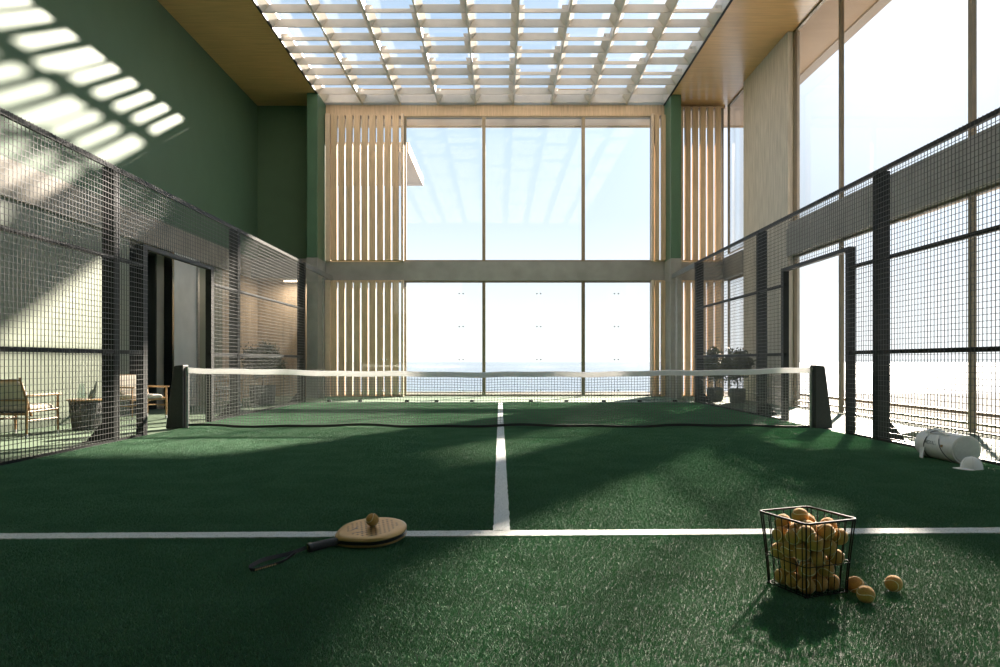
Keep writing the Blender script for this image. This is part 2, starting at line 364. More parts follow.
# windows -------------------------------------------------------------
wn = [0]
def window_far(x0, x1, z0, z1, label, fw=.05, y=YF, yd=.12):
    wn[0] += 1
    w = thing('window_%d' % wn[0], label, 'window', kind='structure')
    f = MB().box(x0, x0+fw, y-yd/2, y+yd/2, z0, z1).box(x1-fw, x1, y-yd/2, y+yd/2, z0, z1)
    f.box(x0+fw, x1-fw, y-yd/2, y+yd/2, z0, z0+fw).box(x0+fw, x1-fw, y-yd/2, y+yd/2, z1-fw, z1)
    obj('frame', f, M_bronze, w)
    obj('pane', MB().box(x0+fw, x1-fw, y-.01, y+.01, z0+fw, z1-fw), M_glass, w)
def window_side(y0, y1, z0, z1, label, fw=.045, x=XR+.10, xd=.07, bottom=False):
    wn[0] += 1
    w = thing('window_%d' % wn[0], label, 'window', kind='structure')
    f = MB().box(x-xd/2, x+xd/2, y0, y0+fw, z0, z1).box(x-xd/2, x+xd/2, y1-fw, y1, z0, z1)
    f.box(x-xd/2, x+xd/2, y0+fw, y1-fw, z1-fw, z1).box(x-xd/2, x+xd/2, y0+fw, y1-fw, z0, z0+.03)
    if bottom: f.box(x-xd/2, x+xd/2, y0+fw, y1-fw, z0+.12, z0+.15)
    obj('frame', f, M_bronze, w)
    obj('pane', MB().box(x-.01, x+.01, y0+fw, y1-fw, z0+.03, z1-fw), M_glass if bottom else M_sglass, w)
for x0, x1, nm in ((-5.28,-2.9,'behind the wooden slats'), (-2.9,-.49,'left of the three clear bays'), (-.49,2.53,'middle of the three clear bays'), (2.53,4.62,'right of the three clear bays'), (4.62,4.98,'narrow bay beside the right column'), (5.28,XR-.06,'corner bay behind slats')):
    window_far(x0, x1, B1, 8.5 if x1 < 5 else 8.74, 'upper far window, ' + nm)
    window_far(x0, x1, 0.0, B0, 'lower far window, ' + nm)
yb = [(19.5,YF-.02),(14.25,16.5),(10.3,14.25),(6.3,10.3),(2.4,6.3),(-1.5,2.4)]
for i, (y0, y1) in enumerate(yb):
    nm = ['in the far corner past the concrete pier', 'next to the concrete pier', 'above the net post side', 'beside the white bag', 'beyond the picture edge', 'beside the camera', 'behind the camera side', 'rear end'][i]
    window_side(y0, y1, 4.30, HC, 'upper side window ' + nm)
    window_side(y0, y1, 0.0, 3.53, 'lower side window ' + nm, bottom=True)
struct('trim_12', MB().box(XR-.1, XR+.2, YN, 16.5, 3.53, 4.17).box(XR-.1, XR+.2, 19.5, YF+.25, 3.53, 4.17).box(XR-.06, XR+.1, YN, 16.5, 4.17, 4.30), M_concg, 'dark concrete beam along the right window wall', 'beam')
struct('wall_pier', MB().box(6.78, 7.07, 16.5, 19.5, -.3, HC), M_board, 'board marked concrete pier between the right windows', 'pier', bevel=.01)
# near end of the hall, behind the camera
nw = MB().box(XL-.3, -6.9, YN-.3, YN, -.3, HC+TH).box(-2.4, XR+.15, YN-.3, YN, -.3, HC+TH).box(-6.9, -2.4, YN-.3, YN, B0, B1).box(-6.9, -2.4, YN-.3, YN, 6.2, HC+TH)
struct('wall_near', nw, M_wall, 'green end wall behind the camera', 'wall')
window_far(-6.9, -2.4, 0, B0, 'near end lower window', y=YN-.15); window_far(-6.9, -2.4, B1, 6.2, 'near end upper window', y=YN-.15)
struct('wall_right', MB().box(XR-.1, XR+.15, YN, -1.5, -.3, HC), M_wall, 'green side wall right behind the camera', 'wall')

# slatted screens -----------------------------------------------------
def slat_screen(label, x0, x1, z0, z1, pitch, w, posts, y=YF-.2, dpt=.12):
    t = thing('slat_screen', label, 'slat screen', ((x0+x1)/2, y, z0), group='oak slat screens in front of the far windows')
    ox = (x0+x1)/2; s = MB(); n = int(round((x1-x0)/pitch))
    for i in range(n):
        a = x0 + pitch*i - ox
        s.box(a, a+w, -dpt/2, dpt/2, .03, z1-z0-.03)
    obj('slat', s, M_slat, t, bevel=0)
    obj('rail', MB().box(x0-ox, x1-ox, .0, dpt/2+.005, 0, .03), M_slat, t)
    obj('rail', MB().box(x0-ox, x1-ox, .0, dpt/2+.005, z1-z0-.03, z1-z0), M_slat, t)
    for p, q in posts: obj('post', MB().box(p-ox, q-ox, -dpt/2-.02, dpt/2+.02, 0, z1-z0), M_eave, t, bevel=.004)
slat_screen('wooden slat screen upper left of the far windows, above the beam', -5.09, -2.98, B1, 8.5, .232, .182, [(-5.25,-5.11),(-2.975,-2.9)])
slat_screen('wooden slat screen lower left of the far windows, behind the glass', -5.09, -2.98, 0, B0, .232, .182, [(-5.25,-5.11),(-2.975,-2.9)])
slat_screen('narrow wooden slats above the beam beside the right green column', 4.66, 4.96, B1, 8.5, .19, .13, [(4.56,4.63)])
slat_screen('narrow wooden slats below the beam beside the right column', 4.66, 4.96, 0, B0, .19, .13, [(4.56,4.63)])
slat_screen('pale slat screen above the beam in the far right corner bay', 5.34, 6.7, B1, 8.74, .228, .165, [])
slat_screen('pale slat screen below the beam in the far right corner bay', 5.34, 6.7, 0, B0, .228, .165, [])

# outside: deck, kerb, added bounce ground and shade canopy, wing roof, sea ------------------------
struct('terrace_floor', MB().box(XR+.15, 9.5, YN-4, 24.2, -.3, -.02).box(XL-4, XR+.15, YF+.3, 24.2, -.3, -.02), M_deck, 'cream sunlit terrace outside the windows', 'terrace')
struct('terrace_kerb', MB().box(9.5, 9.85, YN-4, 24.4, -.3, .04).box(XL-4, 9.5, 24.2, 24.4, -.3, .0), M_kerb, 'low tan kerb at the terrace edge', 'kerb')
struct('ground', MB().box(9.85, 42, -35, 23.5, -.4, -.02), M_sand, 'pale bright ground added beyond the kerb to bounce sunlight indoors', 'ground')  # added so sunlight bounces up to the right soffit
struct('shade_canopy', MB().box(XR+.2, 9.0, 2.0, 15.6, 4.16, 4.26), M_eave, 'unseen flat canopy added outside the right windows to shade turf', 'canopy')  # added out of view to cast the dark strip on the right turf
struct('roof_wing', MB().box(-12, -3.4, 26, 31, 8.83, 9.2), M_eave, 'pale roof corner of the neighbouring wing outside', 'roof')
struct('sea', MB().add([(-4000,24.6,-8),(4000,24.6,-8),(4000,9000,-8),(-4000,9000,-8)], [(0,1,2,3)]).add([(42,-3000,-8.01),(6000,-3000,-8.01),(6000,24.6,-8.01),(42,24.6,-8.01)], [(0,1,2,3)]), M_sea, 'pale blue sea beyond the terrace', 'sea')

# fences ---------------------------------------------------------------
FH, WX, WZ = 3.6, .0625, .0667
def mesh_panel(sx, y0, y1, z0, z1, parent):
    mb = MB(); r = .0029; x = sx*5.0
    y = math.ceil(y0/WX)*WX
    while y < y1:
        mb.box(x-r, x+r, y-r, y+r, z0, z1); y += WX
    z = math.ceil((z0+.01)/WZ)*WZ
    while z < z1:
        mb.box(x-r-sx*.004, x+r-sx*.004, y0, y1, z-r, z+r); z += WZ
    obj('mesh_panel', mb, M_wire, parent)
def fence(sx, label, posts, y_near, y_far, door):
    t = thing('court_fence', label, 'fence', (0,0,0))
    def bx(y0, y1, z0, z1, x0=.012, x1=.06):
        a, b = sorted((sx*(5+x0), sx*(5+x1))); return (a, b, y0, y1, z0, z1)
    ys = [y_near] + [p[0] for p in posts if p[2]] + [y_far]
    da, db = door
    edges = sorted(set([y_near, y_far, da, db] + [p[0]+p[1]/2 for p in posts]))
    for a, b in zip(edges, edges[1:]):
        if abs(a-da) < .01: mesh_panel(sx, a, b, 2.70, FH, t)
        else: mesh_panel(sx, a, b, .02, FH, t)
    for z0, z1, nm in ((FH-.055, FH, 'top_rail'), (2.375, 2.425, 'middle_rail'), (1.15, 1.20, 'middle_rail'), (0, .035, 'bottom_rail')):
        mb = MB()
        if nm == 'top_rail': mb.box(*bx(y_near, y_far, z0, z1))
        else: mb.box(*bx(y_near, da, z0, z1)).box(*bx(db, y_far, z0, z1))
        obj(nm, mb, M_steel, t)
    obj('door_frame', MB().box(*bx(da-.11, da, 0, 2.70, 0, .10)).box(*bx(db, db+.11, 0, 2.70, 0, .10)).box(*bx(da, db, 2.64, 2.70, 0, .08)), M_steel, t)
    for y, w, gus in posts:
        p = obj('post', MB().box(*bx(y, y+w, 0, FH-.02, .005, .175)), M_steel, t, bevel=.004)
        if gus:
            a = .17; vs = []
            for yy in (y+.02, y+w-.02):
                vs += [(sx*(5+a), yy, 0), (sx*(5+a+.21), yy, 0), (sx*(5+a+.20), yy, .03), (sx*(5+a), yy, .27)]
            g = MB().add(vs, [(3,2,1,0),(4,5,6,7),(0,1,5,4),(1,2,6,5),(2,3,7,6),(3,0,4,7)])
            g.box(*sorted((sx*(5+a-.02), sx*(5+a+.24))), y-.03, y+w+.03, 0, .012)
            obj('gusset_foot', g, M_steel, p)
    # frame piece running past the mesh over the glass end wall
    obj('end_rail', MB().box(*bx(y_far, 20.9, 3.47, FH, .0, .05)), M_endrail, t)
    obj('end_post', MB().box(*bx(19.85, 19.92, 0, 3.43, .0, .05)), M_galv, t)
    return t
fence(-1, 'black wire mesh fence on the left side, in front of the armchairs', [(4.05,.12,1),(9.09,.13,1),(13.36,.13,1),(17.86,.16,1)], 4.05, 18.02, (9.93,12.12))
fence(1, 'black wire mesh fence on the right side, beside the white bag', [(4.05,.12,1),(9.28,.13,1),(13.55,.13,1),(17.80,.16,1)], 4.05, 18.02, (10.14,12.35))

# glass end wall
gw = thing('glass_wall', 'clear glass end wall of the court behind the net', 'glass wall', (0,18.04,0))
for i in range(5):
    obj('pane', MB().box(-5+2*i+.004, -3+2*i-.004, 0, .012, .01, 3.11), M_cglass, gw)
for cx in (-4.4,-3.6,-2.4,-1.63,-.72,.8,1.71,2.67,3.6,4.5):
    obj('clamp', MB().box(cx-.05, cx+.05, -.03, .04, 0, .06), M_steel, gw, bevel=.01)
obj('base_channel', MB().box(-5, 5, -.03, .045, 0, .012), M_galv, gw)
bolts = MB()
for cx in (-3,-1,1,3):
    for z in (.3, 1.1, 1.95, 2.8): bolts.bar((cx-.05,-.012,z),(cx-.05,.024,z),.018,10).bar((cx+.05,-.012,z),(cx+.05,.024,z),.018,10)
obj('bolt', bolts, M_galv, gw)

# net --------------------------------------------------------------------
NY = 11.04; NX0, NX1 = -4.93, 4.90
def nz(x):
    t = (x-NX0)/(NX1-NX0); return .955 - .075*4*t*(1-t)*.9 + .006*math.sin(x*3.1) + .004*math.sin(x*7.3+1)
def hz(x): return .038 + .012*math.sin(x*2.3+.5) + .008*math.sin(x*5.1)
net = thing('court_net', 'low court net with a white top band stretched across the court', 'net', (0,NY,0))
mb = MB(); x = NX0+.03; r = .0027
while x < NX1-.02:
    mb.box(x-r, x+r, -r, r, hz(x), nz(x)-.08); x += .045
for j in range(1, 19):
    xs = [NX0+.02 + (NX1-NX0-.04)*i/40 for i in range(41)]
    rows = []
    for x in xs:
        z = hz(x) + (nz(x)-.085-hz(x))*j/19
        rows.append([(x,-r+.003,z-r),(x,r+.003,z-r),(x,r+.003,z+r),(x,-r+.003,z+r)])
    mb.rings(rows)
obj('net_mesh', mb, M_netm, net)
xs = [NX0 + (NX1-NX0)*i/160 for i in range(161)]
rows = [[(x,-.014,nz(x)-.085),(x,.014,nz(x)-.085),(x,.016,nz(x)-.01),(x,0,nz(x)),(x,-.016,nz(x)-.01)] for x in xs]
obj('top_band', MB().rings(rows), M_tape, net)
rows = [[(x,-.01,hz(x)-.02),(x,.01,hz(x)-.02),(x,.01,hz(x)+.02),(x,-.01,hz(x)+.02)] for x in xs]
obj('bottom_hem', MB().rings(rows), M_hem, net)
for x in (NX0, NX1):
    obj('side_rod', MB().bar((x,0,.0),(x,0,nz(x)+.012),.022,12), M_galv, net, smooth=2)
def net_post(sx, label):
    t = thing('net_post', label, 'net post', (sx*4.955 if sx < 0 else 4.93, NY, 0))
    w0, w1, h = .27, .145, .985
    prof = [(.0,0),(w0,0),(w0,.03),(w1+.01,h-.02),(w1-.02,h),(.0,h+.012)]
    vs = [(sx*a, -.10, z) for a, z in prof] + [(sx*a, .10, z) for a, z in prof]
    n = len(prof)
    fs = [tuple(range(n)) if sx < 0 else tuple(range(n-1,-1,-1)), tuple(range(2*n-1,n-1,-1)) if sx < 0 else tuple(range(n,2*n))]
    fs += [((i+1) % n, i, n+i, n+(i+1) % n) if sx < 0 else (i, (i+1) % n, n+(i+1) % n, n+i) for i in range(n)]
    obj('body', MB().add(vs, fs), M_post, t, bevel=.012)
    obj('tension_bolt', MB().bar((sx*.0,-.0,.93),(-sx*.03,0,.93),.02,10), M_galv, t)
net_post(-1, 'black tapered net post at the left end of the net')
net_post(1, 'dark tapered net post at the right end of the net')

# balls --------------------------------------------------------------------
BR = .0372
def seam_pts(R, n=72):
    a, b = .44, .9; out = []
    for i in range(n):
        t = 2*PI*i/n
        p = Vector((a*math.cos(t)*1.6 + (1-a)*math.cos(3*t)*.35, a*math.sin(t)*1.6 - (1-a)*math.sin(3*t)*.35, b*math.sin(2*t)*.75))
        out.append(p.normalized()*R)
    return out
def ball_mesh():
    return MB().lathe([(BR*math.sin(PI*j/14), -BR*math.cos(PI*j/14)) for j in range(1,14)], 24)
ball0 = tag(obj('tennis_ball', ball_mesh(), M_ball, smooth=True), 'ochre tennis ball lying on its own right of the basket', 'ball', 'ochre tennis balls')
seam = MB().tube(seam_pts(BR+.0002), .0016, 6, closed=True)
obj('seam', seam, M_seam, ball0, smooth=True)
rb = random.Random(11)
def rrot(): return Euler((rb.uniform(0,6.28), rb.uniform(0,6.28), rb.uniform(0,6.28)))
ball0.location = floor_pt(893.6, 583.6, BR); ball0.rotation_euler = (1.0,.5,.3)
def place_ball(p, label, group='ochre tennis balls', rot=None):
    c = copy_tree(ball0); c.location = p; c.rotation_euler = rot or rrot(); tag(c, label, 'ball', group); return c
place_ball(floor_pt(855.4,584.6,BR), 'ochre tennis ball touching the basket corner, behind the other loose ball', rot=Euler((.4,1.2,.2)))
place_ball(floor_pt(865.8,594.5,BR), 'ochre tennis ball on the turf, nearest the camera of the three loose ones', rot=Euler((1.3,.2,1.0)))

# basket -------------------------------------------------------------------
bc = Vector((1.418, 3.235, 0)); byaw = math.radians(20.6)
bk = thing('ball_basket', 'black square wire basket full of ochre tennis balls', 'basket', bc, (0,0,byaw))
BH, hb, ht = .34, .123, .148
def corner_ring(h, z, r=.022, n=5):
    pts = []
    for cx, cy, a0 in ((1,1,0),(-1,1,PI/2),(-1,-1,PI),(1,-1,3*PI/2)):
        for i in range(n):
            a = a0 + PI/2*i/(n-1); pts.append((cx*(h-r)+r*math.cos(a), cy*(h-r)+r*math.sin(a), z))
    return pts
def hw(z): t = z/BH; return hb + (ht-hb)*(t**1.25)
obj('rim', MB().tube(corner_ring(ht, BH), .0055, 8, closed=True), M_basket, bk, smooth=True)
hoops = MB()
for z in (.012, .145): hoops.tube(corner_ring(hw(z)+.002, z), .0022, 6, closed=True)
obj('hoop', hoops, M_basket, bk, smooth=True)
ups = MB(); base = MB(); NW = 7
for s_ in range(4):
    R = Matrix.Rotation(s_*PI/2, 4, 'Z')
    for i in range(NW):
        t = -1 + 2*(i+.5)/NW
        pts = [(t*(hw(z)-.004), -hw(z), z) for z in (BH, .29, .2, .1, .04, .012)] + [(t*(hb-.02), -hb+.015, .006)]
        ups.tube(pts, .0024, 6, M=R)
    ups.tube([((hw(z)-.006), -hw(z)+.006, z) for z in (BH,.29,.2,.1,.012)], .0036, 6, M=R)
for i in range(NW):
    t = (-1 + 2*(i+.5)/NW)*(hb-.02)
    base.bar((t,-hb+.012,.006),(t,hb-.012,.006),.0024,6); base.bar((-hb+.012,t,.004),(hb-.012,t,.004),.0024,6)
obj('upright_wire', ups, M_basket, bk, smooth=True); obj('base_grid', base, M_basket, bk, smooth=True)
for sx in (-1,1):
    for sy in (-1,1): obj('corner_foot', MB().superq((sx*(hb-.008), sy*(hb-.008), .008), (.010,.010,.008), .7, 1, 12, 6), M_basket, bk, smooth=True)
BALLS = [(-0.0733,0.0733,0.0452),(0.0733,-0.0733,0.0452),(0.0732,0.0001,0.0452),(0.0732,0.0732,0.0452),(-0.0732,-0.0732,0.0452),(-0.0001,-0.0732,0.0452),(-0.0732,-0.0001,0.0452),(0.0001,0.0732,0.0452),(-0.0001,-0.0001,0.0452),(0.0314,0.0274,0.1061),(-0.027,-0.0308,0.1074),(-0.032,0.0801,0.1113),(0.0284,-0.0802,0.1129),(0.0803,-0.0279,0.1133),(-0.0804,0.0239,0.1149),(0.0808,0.0808,0.1187),(-0.0808,-0.0808,0.1187),(-0.0207,0.0242,0.1585),(0.0851,-0.0851,0.1604),(-0.0853,0.0853,0.1625),(0.0214,0.0854,0.1628),(-0.0232,-0.0856,0.1654),(0.0857,0.0238,0.166),(0.0296,-0.03,0.1677),(-0.088,0.0145,0.1882),(-0.0881,-0.0599,0.1897),(0.0893,0.0893,0.2006),(0.0906,-0.0332,0.2133),(0.0333,-0.0906,0.2134),(0.0288,0.029,0.2136),(-0.0321,0.0906,0.214),(-0.0284,-0.0236,0.2146),(-0.0414,-0.093,0.2371),(-0.0938,0.0627,0.2445),(0.0942,0.0325,0.2484),(0.0331,0.0942,0.2491),(-0.0946,-0.0213,0.253),(0.0948,-0.0948,0.2547),(0.0313,-0.0306,0.258),(-0.0276,0.0337,0.2617),(-0.0979,-0.0979,0.285),(0.0152,-0.098,0.2851),(0.098,0.098,0.2851),(0.0984,-0.0292,0.2897),(-0.0343,-0.0423,0.291),(-0.0485,0.0986,0.2913),(0.0379,0.0373,0.2968),(0.0382,-0.044,0.3308),(-0.0232,0.0173,0.3341)]
RB = Matrix.Rotation(byaw, 3, 'Z')
HIDDEN = {8, 9, 17, 20, 47}
for i, p in enumerate(BALLS):
    if i in HIDDEN: continue
    lab = 'ochre tennis ball inside the black wire basket'
    if i == 48: lab = 'topmost ochre tennis ball crowning the heap in the basket'
    place_ball(bc + RB @ Vector(p), lab, 'ochre tennis balls heaped in the basket')

# racket --------------------------------------------------------------------
butt = floor_pt(308.5, 548.0, .030)
rk = thing('padel_racket', 'gold and black padel racket lying across the white line', 'racket', butt, (0,0,0))
rk.rotation_euler = (Matrix.Rotation(math.radians(37.8),3,'Z') @ Matrix.Rotation(math.radians(-4.2),3,'Y') @ Matrix.Rotation(math.radians(4.5),3,'X')).to_euler()
hc, ha, hbw, tk = .378, .215, .183, .031
def head_outline(sc, z, n=72):
    pts = []
    for i in range(n):
        a = 2*PI*i/n; ca, sa = math.cos(a), math.sin(a)
        x = ha*ca; y = hbw*sa
        if ca < 0: y *= 1 - .40*abs(ca)**2.2; 
        pts.append((hc + x - (0 if sc == 0 else math.copysign(1, ca)*sc*abs(ca)), y - math.copysign(1, sa)*sc*abs(sa), z))
    return pts
prof = [(.020,-tk),(.004,-tk+.006),(.0,-tk+.010),(.0,-.010),(.006,-.007),(.006,.007),(.0,.010),(.0,tk-.010),(.004,tk-.005),(.016,tk),(.030,tk)]
hd = MB().rings([head_outline(s_, z) for s_, z in prof], [1,0,0,1,1,1,0,0,0,0], True, True)
hd.m[-2] = 1; hd.m[-1] = 0
hdo = obj('head', hd, [M_gold, M_rblack], rk, smooth=2)
holes = MB()
for ix in range(-6, 7):
    for iy in range(-4, 5):
        x = ix*.028 + (.014 if iy % 2 else 0); y = iy*.030
        if (x/(.165))**2 + (y/(.135))**2 < 1 and x > -.13 and not (abs(y) < .02 and x < -.08):
            holes.bar((hc+x, y, tk-.004), (hc+x, y, tk+.0006), .0066, 10)
tag(obj('drilled_hole', holes, M_rblack, hdo), 'black drilled holes')
th = MB()
for s_ in (-1, 1): th.add([(.245,s_*.012,tk+.0008),(.30,s_*.030,tk+.0008),(.335,s_*.060,tk+.0008),(.30,s_*.045,tk+.0008)], [(0,1,2,3)] if s_ > 0 else [(3,2,1,0)])
obj('throat_mark', th, M_rblack, hdo)
# throat bridging grip and head
def sec(x, w, h, n=20): return [(x, w*math.copysign(abs(math.cos(2*PI*i/n))**.7, math.cos(2*PI*i/n)), h*math.copysign(abs(math.sin(2*PI*i/n))**.7, math.sin(2*PI*i/n))) for i in range(n)]
obj('throat', MB().rings([sec(.150,.020,.019), sec(.19,.026,.020), sec(.225,.062,.022), sec(.26,.080,.021)]), M_rblack, rk, smooth=2)
obj('grip', MB().rings([sec(.004,.0235,.0225), sec(.010,.0265,.0255), sec(.03,.024,.023), sec(.10,.0225,.0215), sec(.165,.0215,.0205), sec(.17,.019,.018)]), M_grip, rk, smooth=2)
gr = obj('butt_cap', MB().rings([sec(-.004,.020,.019), sec(-.001,.0255,.0245), sec(.014,.027,.026), sec(.018,.0255,.0245)]), M_rblack, rk, smooth=2)
obj('cap_badge', MB().rings([sec(-.0052,.006,.011), sec(-.003,.006,.011)]), M_gold, gr)
# wrist strap, in the racket's own frame
inv = Matrix.Translation(butt) @ rk.rotation_euler.to_matrix().to_4x4(); inv = inv.inverted()
def smoothp(pts, n=6):
    out = []; P = [pts[0]] + pts + [pts[-1]]
    for i in range(1, len(P)-2):
        a, b, c, d = P[i-1:i+3]
        for k in range(n):
            t = k/n; out.append(.5*((2*b)+(c-a)*t+(2*a-5*b+4*c-d)*t*t+(3*b-a-3*c+d)*t**3))
    return out + [pts[-1]]
def ribbon(pts, hw_, th_):
    rows = []
    for i, p in enumerate(pts):
        d = pts[min(i+1,len(pts)-1)] - pts[max(i-1,0)]; d.normalize()
        u = Vector((0,0,1)); s = d.cross(u).normalized()
        w = (u*.92 + s*.38).normalized(); t = d.cross(w).normalized()
        rows.append([p - w*hw_ - t*th_, p + w*hw_ - t*th_, p + w*hw_ + t*th_, p - w*hw_ + t*th_])
    return rows
sp = [floor_pt(a,b,h) for a,b,h in ((306,547.5,.032),(296,551.5,.024),(288,554.0,.020),(276,556.6,.018),(262.5,560.0,.018),(252.5,565.0,.018),(249.5,568.6,.014),(254,570.0,.012),(267,566.6,.012),(281.4,562.2,.012),(288.5,557.6,.014),(296,552.0,.020))]
rows = [[inv @ q for q in r] for r in ribbon(smoothp(sp), .0105, .0016)]
st = obj('wrist_strap', MB().rings(rows), M_grip, rk)
lo = smoothp(sp)[43:56]
lett = MB()
for i in range(0, len(lo)-1):
    a = lo[i]; b = lo[i].lerp(lo[i+1], .7); off = Vector((-.0012,-.004,.0))
    rr = ribbon([a+off, b+off], .005, .0006); lett.rings([[inv @ q for q in r] for r in rr])
tag(obj('strap_lettering', lett, mat('gold_thread', (.62,.43,.20), .6), st), 'gold woven lettering')
bp = rk.matrix_basis @ Vector((hc+.005, .02, tk)) if False else (inv.inverted() @ Vector((hc+.02, .015, tk)))
nrm = inv.inverted().to_3x3() @ Vector((0,0,1))
place_ball(bp + nrm*BR, 'ochre tennis ball resting on the gold racket face', rot=Euler((.2,.9,2.0)))

# bag ------------------------------------------------------------------------
BY0, BY1, BX, RR = 7.12, 7.80, 4.745, .148
bag = thing('duffel_bag', 'pale grey cylindrical sports bag lying against the mesh fence', 'bag', (BX, BY0, 0))
Lb = BY1-BY0
def ring_y(y, r, n=48): return [(r*math.cos(2*PI*i/n), y, RR + r*math.sin(2*PI*i/n) - .004*(math.sin(2*PI*i/n) < -.95)) for i in range(n)]
pr = [(0,RR-.012),(.004,RR-.003),(.012,RR),(.10,RR-.002),(.3,RR+.001),(.5,RR-.001),(Lb-.05,RR),(Lb-.015,RR-.010),(Lb,RR-.03)]
bo = obj('body', MB().rings([ring_y(y, r) for y, r in reversed(pr)], None, True, True), M_bag, bag, smooth=2)
obj('end_panel', MB().rings([ring_y(.002,RR-.013), ring_y(-.006,RR-.018), ring_y(-.010,RR-.05), ring_y(-.011,.01)]), M_bagend, bag, smooth=2)
obj('piping', MB().tube(ring_y(.004, RR-.002), .005, 8, closed=True), M_strap, bag, smooth=True)
def band(y0, slope, w, a0, a1, r=RR+.004, th=.004, n=40):
    rows = []
    for i in range(n+1):
        a = a0 + (a1-a0)*i/n; y = y0 + slope*math.sin(a)*RR
        q = []
        for dy, dr in ((-w/2,0),(w/2,0),(w/2,th),(-w/2,th)): q.append(((r+dr)*math.cos(a), y+dy, RR+(r+dr)*math.sin(a)))
        rows.append(q)
    return rows
for nm, y0, sl, w in (('strap', .50, -.15, .055), ('strap', .21, .75, .045)):
    s1 = obj(nm, MB().rings(band(y0, sl, w, -PI*1.28, PI*.12)), M_strap, bag)
    obj('strap_edge', MB().rings(band(y0-w/2-.004, sl, .009, -PI*1.20, PI*.05, RR+.003, .004)), M_edge, s1)
# carry handle arching over the top, loose flap at the foot
hp = []
for i in range(25):
    t = i/24; a = PI*.68 - .1*math.sin(PI*t)
    r = RR + .010 + .040*math.sin(PI*t)
    hp.append(Vector((r*math.cos(a), .52-.36*t, RR + r*math.sin(a))))
rows = []
for i, p in enumerate(hp):
    d = hp[min(i+1,24)] - hp[max(i-1,0)]; d.normalize(); s = Vector((1,0,.35)).normalized(); t = d.cross(s).normalized()
    rows.append([p-s*.016-t*.004, p+s*.016-t*.004, p+s*.016+t*.004, p-s*.016+t*.004])
obj('carry_handle', MB().rings(rows), M_strap, bag)
obj('handle_gap', MB().tube([p+Vector((.012,0,-.016)) for p in hp[3:22]], .006, 6), M_edge, bag, smooth=True)
fl = MB().add([(-RR-.004,.46,.13),(-RR-.004,.54,.13),(-RR-.035,.44,.004),(-RR-.020,.52,.002),(-RR+.004,.46,.13),(-RR+.004,.54,.13),(-RR-.028,.44,.002),(-RR-.013,.52,.001)], [(0,1,3,2),(4,6,7,5),(0,2,6,4),(1,5,7,3),(0,4,5,1),(2,3,7,6)])
obj('loose_strap_end', fl, M_strap, bag)
obj('buckle', MB().box(-.012,.012,-.004,.004,-.012,.012, M=Matrix.Translation((-(RR+.008)*math.cos(.15), .16, RR+(RR+.008)*math.sin(.15)))), M_gold, bag, bevel=.002)
tcv = bpy.data.curves.new('bag_text', 'FONT'); tcv.body = 'HEXALT'; tcv.size = .054; tcv.extrude = .001; tcv.align_x = 'CENTER'; tcv.space_character = 1.05
tob = bpy.data.objects.new('bag_text', tcv); COL.objects.link(tob)
tme = bpy.data.meshes.new_from_object(tob.evaluated_get(bpy.context.evaluated_depsgraph_get()))
bpy.data.objects.remove(tob)
for v in tme.vertices:
    a = PI - (v.co.y + .020)/RR; r = RR + .0008 + v.co.z
    v.co = Vector((r*math.cos(a), .355 - v.co.x, RR + r*math.sin(a)))
tme.materials.clear(); tme.materials.append(M_print); tme.name = 'logo_text'
lo_ = bpy.data.objects.new('logo_text', tme); COL.objects.link(lo_); lo_.parent = bag

# cap --------------------------------------------------------------------
cp = floor_pt(971.5, 469.5)
cap = thing('baseball_cap', 'white cap lying on the turf in front of the bag', 'cap', (cp.x, cp.y, 0), (0,0,math.radians(188)))
rows = []
for j in range(13):
    a = PI/2*j/12; rr = math.cos(a)**.8 if j < 12 else .02
    rows.append([(.102*rr*math.cos(2*PI*i/36), .088*rr*math.sin(2*PI*i/36), .004 + .122*math.sin(a)) for i in range(36)])
obj('crown', MB().rings(rows, None, True, True), M_cap, cap, smooth=2)
rows = []
for i in range(21):
    a = -1.15 + 2.3*i/20; q = []
    for rr, dz in ((.0,0),(.5,0),(1.,0),(1.,-.005),(.5,-.005),(.0,-.005)):
        ext = .092*math.cos(a*.95)**.6
        q.append(((.098+ext*rr)*math.cos(a) - .012*rr, (.086+ext*rr*.55)*math.sin(a), .022 + dz - .017*abs(a)*abs(a)*.6 - .006*rr))
    rows.append(q)
obj('brim', MB().rings(rows), M_cap, cap, smooth=2)
obj('top_button', MB().superq((0,0,.127),(.010,.010,.005),1,1,12,6), M_cap, cap, smooth=True)
ss = MB()
for k in range(3):
    b = PI*k/3
    ss.tube([(.1025*math.cos(PI*j/20)*math.copysign(abs(math.cos(PI*j/20))**-.2 if abs(math.cos(PI*j/20))>1e-3 else 1,1)*math.cos(b), .0885*math.cos(PI*j/20)*math.sin(b)*(abs(math.cos(PI*j/20))**-.2 if abs(math.cos(PI*j/20))>1e-3 else 1), .005+.1225*math.sin(PI*j/20)) for j in range(21)], .0012, 5)
obj('panel_seam', ss, M_bagend, cap)

